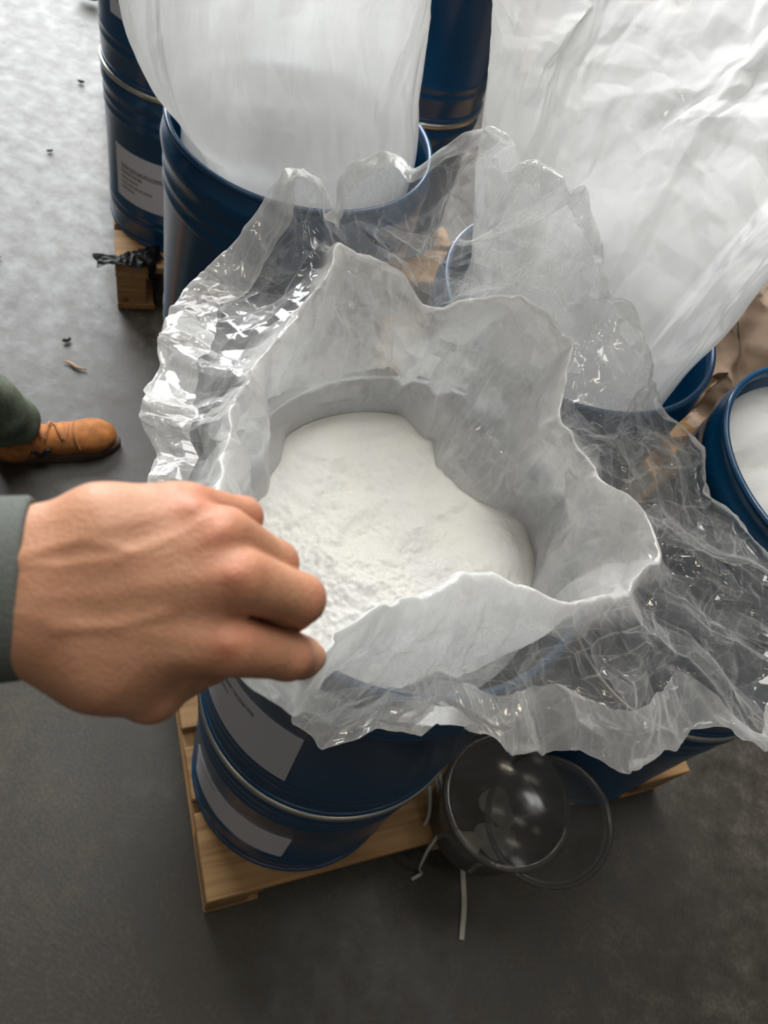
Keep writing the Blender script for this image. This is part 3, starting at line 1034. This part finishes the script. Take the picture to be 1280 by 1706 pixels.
def sleeve_mesh():
    # rings along the arm: centre, half height, half thickness (millimetres, hand frame)
    R = [((-88, -2.6, 4.0), 29.5, 23.5), ((-81, -2.5, 3.5), 30.5, 25.0), ((-79.0, -2.5, 3.5), 33.5, 27.5), ((-81, -2.6, 4), 35.0, 29.0), ((-94, -3.5, 6), 35.5, 30.0), ((-97, -4, 7), 34.8, 29.6), ((-101, -4.5, 8), 37.0, 31.5),
         ((-130, -14, 20), 41, 35), ((-180, -34, 42), 46, 41), ((-250, -66, 78), 52, 50), ((-300, -92, 108), 56, 56), ((-310, -108, 150), 57, 60), ((-270, -110, 230), 62, 64), ((-215, -100, 330), 68, 70), ((-190, -95, 370), 60, 60), ((-185, -93, 380), 5, 5)]
    n = 72
    C = np.array([r[0] for r in R], float)
    ax = np.gradient(C, axis=0)
    ax[:5] = (-1, 0.03, 0.30)
    ax /= np.linalg.norm(ax, axis=1)[:, None]
    t = np.linspace(0, 2 * PI, n, endpoint=False)
    rows = []
    for (c0, a, b), T in zip(R, ax):
        e1 = np.array([0, 1.0, 0]) - T * T[1]
        e1 /= np.linalg.norm(e1)
        e2 = np.cross(T, e1)
        rows.append(np.array(c0) + a * np.cos(t)[:, None] * e1 + b * np.sin(t)[:, None] * e2)
    rows = np.array(rows)
    # subdivide along the arm
    out = []
    for i in range(len(rows) - 1):
        m = 1 if i < 3 else 6
        for k in range(m):
            out.append(rows[i] + (rows[i + 1] - rows[i]) * k / m)
    out.append(rows[-1])
    P = np.array(out)
    amp = np.clip((-P[..., 0] - 85) / 60, 0.05, 1)[..., None]
    P = P + crumple(P, [(60, 4.0), (26, 1.6)], 33) * amp
    return mesh('sleeve', P.reshape(-1, 3) * 0.001, grid_faces(len(P), n))


s = obj('sleeve', sleeve_mesh(), M['sleeve'], hand)
s['label'] = 'grey green fleece sleeve cuff'

# ------------------------------------------------------------------ second person walking at the left
foot_a = math.atan2(0.165, 0.22)


def boot_upper(P):
    d = ell(P, (0.045, 0, 0.045), (0.05, 0.036, 0.05))
    d = smin(d, cap(P, (0.06, 0, 0.05), (0.15, 0.002, 0.042), 0.036, 0.036), 0.03)
    d = smin(d, ell(P, (0.215, 0.004, 0.040), (0.062, 0.046, 0.036)), 0.03)
    d = smin(d, cap(P, (0.055, 0, 0.07), (0.052, 0, 0.135), 0.038, 0.042), 0.03)
    return np.maximum(d, 0.018 - P[:, 2])


def sole_mesh():
    out = []
    for k in range(48):
        a = 2 * PI * k / 48
        x = 0.135 + 0.150 * math.cos(a)
        wd = 0.040 + 0.010 * math.cos(a) - 0.006 * math.exp(-((x - 0.11) / 0.05) ** 2)
        out.append((x, wd * math.sin(a) * (1 if abs(math.cos(a)) < 0.9 else 0.95)))
    V, F = [], []
    for z, g in ((0, 0.96), (0.004, 1.0), (0.020, 1.0), (0.024, 0.96)):
        V += [(0.135 + (x - 0.135) * g, y * g, z) for x, y in out]
    for r in range(3):
        for k in range(48):
            F.append((r * 48 + k, r * 48 + (k + 1) % 48, r * 48 + 48 + (k + 1) % 48, r * 48 + 48 + k))
    F.append(tuple(range(47, -1, -1)))
    F.append(tuple(range(144, 192)))
    return mesh('sole', V, F, False)


bv, bf = surface_nets(boot_upper, (-0.02, -0.06, 0.0), (0.30, 0.06, 0.2), 0.005)
ME_BOOT, ME_SOLE = mesh('boot', bv, bf), sole_mesh()


def lace_mesh(k):
    x = 0.105 + 0.021 * k
    z = 0.092 - 0.0062 * k
    s_ = 1 if k % 2 else -1
    return tube('lace', smooth_path([(x - 0.008 * s_, -0.026, z - 0.008), (x - 0.003 * s_, -0.012, z + 0.002), (x + 0.003 * s_, 0.012, z + 0.002), (x + 0.008 * s_, 0.026, z - 0.008)], 12), 0.0034, 6)


ME_LACES = [lace_mesh(k) for k in range(5)]
ME_LOOP = tube('lace', smooth_path([(0.095, 0.01, 0.096), (0.088, 0.03, 0.112), (0.097, 0.05, 0.105), (0.104, 0.03, 0.098), (0.098, 0.008, 0.095)], 20), 0.004, 6)
ME_MARK = tube('side_mark', smooth_path([(0.075, -0.0375, 0.036), (0.088, -0.039, 0.058), (0.103, -0.0395, 0.036), (0.118, -0.0395, 0.056), (0.124, -0.0395, 0.050)], 26), 0.0045, 6)
ME_TOE = tube('toe_seam', smooth_path([(0.19, -0.044, 0.05), (0.182, -0.026, 0.071), (0.18, 0.0, 0.078), (0.183, 0.026, 0.071), (0.19, 0.044, 0.05)], 24), 0.0022, 6)


def body_sdf(P):
    """P in person frame: x forward, y left, z up, origin between the feet"""
    d = chain(P, [(0.0, 0, 0.98, 0.14), (0.0, 0, 1.12, 0.125), (0.0, 0, 1.32, 0.15)], 0.06)
    d = smin(d, cap(P, (0, -0.15, 1.40), (0, 0.15, 1.40), 0.075, 0.075), 0.08)
    d = smin(d, cap(P, (0, 0, 1.42), (0.02, 0, 1.53), 0.055, 0.052), 0.04)
    d = smin(d, ell(P, (0.035, 0, 1.635), (0.092, 0.074, 0.112)), 0.03)
    d = smin(d, ell(P, (0.13, 0, 1.62), (0.018, 0.014, 0.022)), 0.015)
    for sg in (-1, 1):
        d = smin(d, ell(P, (0.03, sg * 0.078, 1.63), (0.02, 0.01, 0.03)), 0.008)
        d = smin(d, chain(P, [(0, sg * 0.19, 1.40, 0.055), (-0.09, sg * 0.27, 1.13, 0.043), (0.06, sg * 0.20, 0.96, 0.032), (0.10, sg * 0.16, 0.90, 0.03)], 0.03), 0.04)
    for leg in LEGS:
        d = smin(d, chain(P, leg, 0.03), 0.05)
    return d


# person frame: origin under the pelvis, facing along the boot
PX, PY = -1.03, 0.80


def to_person(p):
    ca, sa = math.cos(foot_a), math.sin(foot_a)
    dx, dy = p[0] - PX, p[1] - PY
    return (dx * ca + dy * sa, -dx * sa + dy * ca, p[2])


R_HEEL, L_HEEL = (-0.893, 0.868, 0.0), (-1.42, 0.90, 0.0)


def ankle(heel):
    return (heel[0] + 0.055 * math.cos(foot_a), heel[1] + 0.055 * math.sin(foot_a), 0.10)


RA, LA = to_person(ankle(R_HEEL)), to_person(ankle(L_HEEL))
RK = to_person((-0.93, 0.735, 0.50))
LK = to_person((-1.24, 0.86, 0.49))
LEGS = [[(0, -0.09, 0.93, 0.085), (*RK, 0.056), (*RA, 0.042)], [(0, 0.09, 0.93, 0.085), (*LK, 0.056), (*LA, 0.042)]]


def trouser_sdf(P):
    d = chain(P, [(0, 0, 0.93, 0.155), (0, 0, 1.03, 0.15)], 0.05)
    for leg in LEGS:
        h, k, a = [np.array(q[:3]) for q in leg]
        e = chain(P, [(*h, 0.105), (*k, 0.082), (*(a + [0, 0, 0.02]), 0.062)], 0.04)
        d = smin(d, e, 0.04)
    d = np.maximum(d, P[:, 2] - 1.03)
    f = 0.006 * fnoise(P * np.array([1, 1, 1.6]), 0.07, 71) + 0.004 * snoise(P, 0.03, 72)
    return np.maximum(d + f, (0.085 + 0.02 * np.sin(9 * P[:, 0])) - P[:, 2])


def jacket_sdf(P):
    d = chain(P, [(0.0, 0, 0.95, 0.165), (0.0, 0, 1.12, 0.15), (0.0, 0, 1.32, 0.17)], 0.06)
    d = smin(d, cap(P, (0, -0.15, 1.40), (0, 0.15, 1.40), 0.095, 0.095), 0.08)
    for sg in (-1, 1):
        d = smin(d, chain(P, [(0, sg * 0.19, 1.40, 0.075), (-0.09, sg * 0.27, 1.13, 0.062), (0.08, sg * 0.19, 0.94, 0.055)], 0.03), 0.03)
    d = np.maximum(d, 0.90 - P[:, 2])
    return np.maximum(d, P[:, 2] - 1.49) + 0.005 * fnoise(P, 0.09, 73)


lo, hi = (-0.45, -0.42, 0.06), (0.36, 0.42, 1.78)
bV, bF = surface_nets(body_sdf, lo, hi, 0.016)
body = obj('person', mesh('person', bV, bF), M['skin'])
body.location = (PX, PY, 0)
body.rotation_euler = (0, 0, foot_a)
tag(body, 'person in olive trousers and a tan suede boot at the left edge', 'person')
tV, tF = surface_nets(trouser_sdf, (-0.5, -0.42, 0.05), (0.36, 0.42, 1.1), 0.011)
obj('trousers', mesh('trousers', tV, tF), M['trousers'], body)
jV, jF = surface_nets(jacket_sdf, (-0.45, -0.45, 0.85), (0.4, 0.45, 1.55), 0.016)
obj('jacket', mesh('jacket', jV, jF), M['jacket'], body)
hV, hF = surface_nets(lambda P: np.maximum(ell(P, (0.02, 0, 1.65), (0.105, 0.088, 0.118)), np.minimum(0.25, (P[:, 0] * 0.9 - (P[:, 2] - 1.64)))), (-0.12, -0.12, 1.5), (0.16, 0.12, 1.8), 0.01)
obj('hair', mesh('hair', hV, hF), M['hair'], body)
for heel in (R_HEEL, L_HEEL):
    p = to_person(heel)
    bt = obj('boot', ME_BOOT, M['leather'], body, p)
    bt['label'] = 'tan suede lace-up boot'
    obj('sole', ME_SOLE, M['sole'], bt)
    for lm in ME_LACES + [ME_LOOP]:
        obj('lace', lm, M['lace'], bt)
    obj('side_mark', ME_MARK, M['dark'], bt)
    obj('toe_seam', ME_TOE, M['lace'], bt)


# ------------------------------------------------------------------ clear tub, second lid and straps by the near pallet
def tub(u, v, z, r, h, label):
    x, y = uv(u, v)
    t = empty('plastic_tub', (x, y, z))
    tag(t, label, 'tub')
    wl = lathe('tub_wall', [(0.001, 0.0), (r * 0.86, 0.0), (r * 0.90, 0.006), (r * 0.985, h - 0.004), (r * 0.985, h), (r * 0.965, h), (r * 0.885, 0.009), (0.001, 0.004)], 80)
    obj('tub_wall', wl, M['tub'], t)
    rm = lathe('rim', torus_prof(r, h - 0.004, 0.0045, 0.006), 80)
    obj('rim', rm, M['tub'], t)
    ld = lathe('lid', [(0.001, h - 0.004), (r * 0.88, h - 0.004), (r * 0.92, h + 0.003), (r * 1.01, h + 0.003), (r * 1.03, h - 0.006)], 80)
    obj('lid', ld, M['tub'], t)
    rng = np.random.RandomState(5)
    for k, (a, q, sz) in enumerate(((-1.9, 0.55, 0.030), (-0.7, 0.42, 0.035), (0.9, 0.35, 0.034))):
        nt, nr = 40, 10
        th = np.linspace(-PI, PI, nt, endpoint=False)
        f = np.linspace(0.02, 1, nr)[:, None]
        R = sz * (1 + 0.16 * np.sin(2 * th + rng.rand() * 6) + 0.14 * np.sin(3 * th + rng.rand() * 6)) * f
        P = np.stack([R * np.cos(th) + q * r * math.cos(a), R * np.sin(th) + q * r * math.sin(a), 0.010 + 0.006 * (1 - f ** 2) + 0 * th], -1)
        rs = obj('powder_clump', mesh('powder_clump', P.reshape(-1, 3), grid_faces(nr, nt)), M['residue'], t)
    return t


tub(0.512, 0.018, 0.150, 0.113, 0.150, 'clear plastic tub with powder remains on the pallet edge between two drums')


def loose_lid():
    r = 0.106
    prof = [(0.001, 0.0), (r * 0.86, 0.0), (r * 0.90, 0.006), (r * 0.99, 0.006)] + torus_prof(r, 0.003, 0.005)
    return lathe('tub_lid', prof, 80)


x, y = uv(0.575, -0.03)
ll = obj('tub_lid', loose_lid(), M['tub'], None, (x, y, 0.29))
ll.rotation_euler = (math.radians(10), math.radians(-38), PA)
tag(ll, 'loose round clear lid leaning behind the plastic tub', 'lid')


def strap_path(pts, name, label, r=0.0035, flat=0.35):
    P = [(*uv(u, v), z) for u, v, z in pts]
    tag(obj(name, tube(name, smooth_path(P, 60), r, 8, False, flat), M['strap']), label, 'strap', 'pale strapping beside the tub')


strap_path([(0.40, 0.16, 0.30), (0.415, 0.08, 0.27), (0.418, 0.02, 0.21), (0.40, -0.012, 0.13), (0.40, -0.03, 0.06), (0.415, -0.035, 0.012), (0.395, -0.04, 0.005)], 'strap', 'pale strap curling down past the pallet edge beside the tub')
strap_path([(0.395, 0.16, 0.27), (0.402, 0.09, 0.245), (0.405, 0.045, 0.19), (0.40, 0.03, 0.155)], 'strap', 'shorter pale strap loop between the near drum and the tub, left one')
strap_path([(0.41, 0.14, 0.26), (0.420, 0.07, 0.23), (0.428, 0.035, 0.18), (0.43, 0.03, 0.155)], 'strap', 'shorter pale strap loop touching the tub')
strap_path([(0.515, -0.02, 0.004), (0.50, -0.06, 0.004), (0.485, -0.11, 0.004), (0.46, -0.165, 0.004)], 'strap', 'straight pale strap lying on the floor below the tub', 0.006, 0.4)

# ------------------------------------------------------------------ brown paper, boxes and scraps
def paper(cx, cy, z, sx, sy, rz, amp, seed, label, name='kraft_paper', mat='kraft'):
    n = 110
    g = np.linspace(-0.5, 0.5, n)
    X, Y = np.meshgrid(g * sx, g * sy, indexing='ij')
    P = np.stack([X, Y, np.zeros_like(X)], -1)
    P = P + crumple(P, [(0.42 * max(sx, sy), amp), (0.2 * max(sx, sy), amp * 0.6), (0.09 * max(sx, sy), amp * 0.32), (0.045 * max(sx, sy), amp * 0.1)], seed)
    P[..., 2] += -P[..., 2].min() + 0.002
    m_ = mesh(name, P.reshape(-1, 3), grid_faces(n, n, False))
    o = obj(name, m_, M[mat], None, (cx, cy, z))
    o.rotation_euler = (0, 0, rz)
    tag(o, label, 'paper' if mat == 'kraft' else 'scrap')
    return o


x, y = uv(1.95, 1.15)
paper(x, y, 0.15, 0.95, 1.0, 0.3, 0.13, 301, 'crumpled brown kraft paper heap on the dark pallet at the right')
x, y = uv(3.4, 2.1)
paper(x, y, 0.0, 1.2, 1.1, 0.9, 0.16, 305, 'big crumpled brown paper sheet on the floor beyond the dark pallet')
x, y = uv(0.045, 1.57)
sc_ = paper(x, y, 0.151, 0.16, 0.05, PA + 0.1, 0.018, 311, 'black crumpled plastic scrap on the back left pallet corner', 'plastic_scrap', 'black')
sv = tube('hanging_tail', smooth_path([(0.035, -0.012, 0.022), (0.045, -0.034, 0.012), (0.047, -0.036, -0.05), (0.05, -0.036, -0.12)], 24), [0.018] * 8 + [0.014] * 8 + [0.008] * 8, 8, False, 0.4)
obj('hanging_tail', sv, M['black'], sc_)


def carton(cx, cy, sx, sy, sz, rz, label, mat):
    t = empty('cardboard_box', (cx, cy, 0), rz)
    tag(t, label, 'box')
    obj('box_body', box('box_body', sx, sy, sz, 0.004), mat, t)
    tp = obj('tape', box('tape', sx * 1.002, 0.05, 0.001, 0.0003), M['strap'], t, (0, 0, sz))
    for sg in (-1, 1):
        obj('flap', box('flap', sx * 0.998, sy * 0.497, 0.004, 0.001), mat, t, (0, sg * sy * 0.25, sz - 0.004))
    return t


carton(0.05, 3.9, 0.6, 0.45, 0.42, 0.35, 'brown cardboard box far behind the large white liner', M['card'])
carton(-0.55, 4.35, 0.4, 0.4, 0.5, 0.1, 'dark reddish cardboard box far behind, next to the brown one', simple('dark_red_carton', (0.10, 0.035, 0.03), 0.7, 0, 0.15, 20))


def sliver(px, py, ln, wd, rz, label, mat, name='wood_sliver'):
    n = 9
    P = [(ln * (k / (n - 1) - 0.5), 0.05 * ln * math.sin(k * 0.9), wd * 0.5 + 0.001) for k in range(n)]
    r = [wd * (0.25 + 0.75 * math.sin(PI * (k + 0.6) / (n + 0.2))) * 0.5 for k in range(n)]
    o = obj(name, tube(name, P, r, 6, False, 0.7), mat, None, (px, py, 0))
    o.rotation_euler = (0, 0, rz)
    tag(o, label, 'debris')


sliver(-0.887, 1.203, 0.062, 0.011, 0.05, 'pale wood sliver on the floor above the boot', M['card'])
sliver(-0.95, 1.27, 0.022, 0.016, 1.2, 'dark crumb on the floor near the wood sliver', M['dark'], 'floor_crumb')
sliver(-1.27, 1.44, 0.03, 0.012, 0.8, 'dark chip on the floor at the left edge', M['dark'], 'floor_chip')
sliver(-1.55, 2.35, 0.022, 0.016, 0.4, 'tiny dark crumb on the bright floor at the top left', M['dark'], 'floor_crumb')
sliver(-1.42, 1.95, 0.02, 0.012, 1.0, 'tiny dark crumb on the bright floor left of the back drums', M['dark'], 'floor_crumb')
sliver(-1.81, 2.86, 0.10, 0.07, 0.4, 'dark lump on the floor at the top edge beside the back drum', M['sole'], 'rubber_lump')
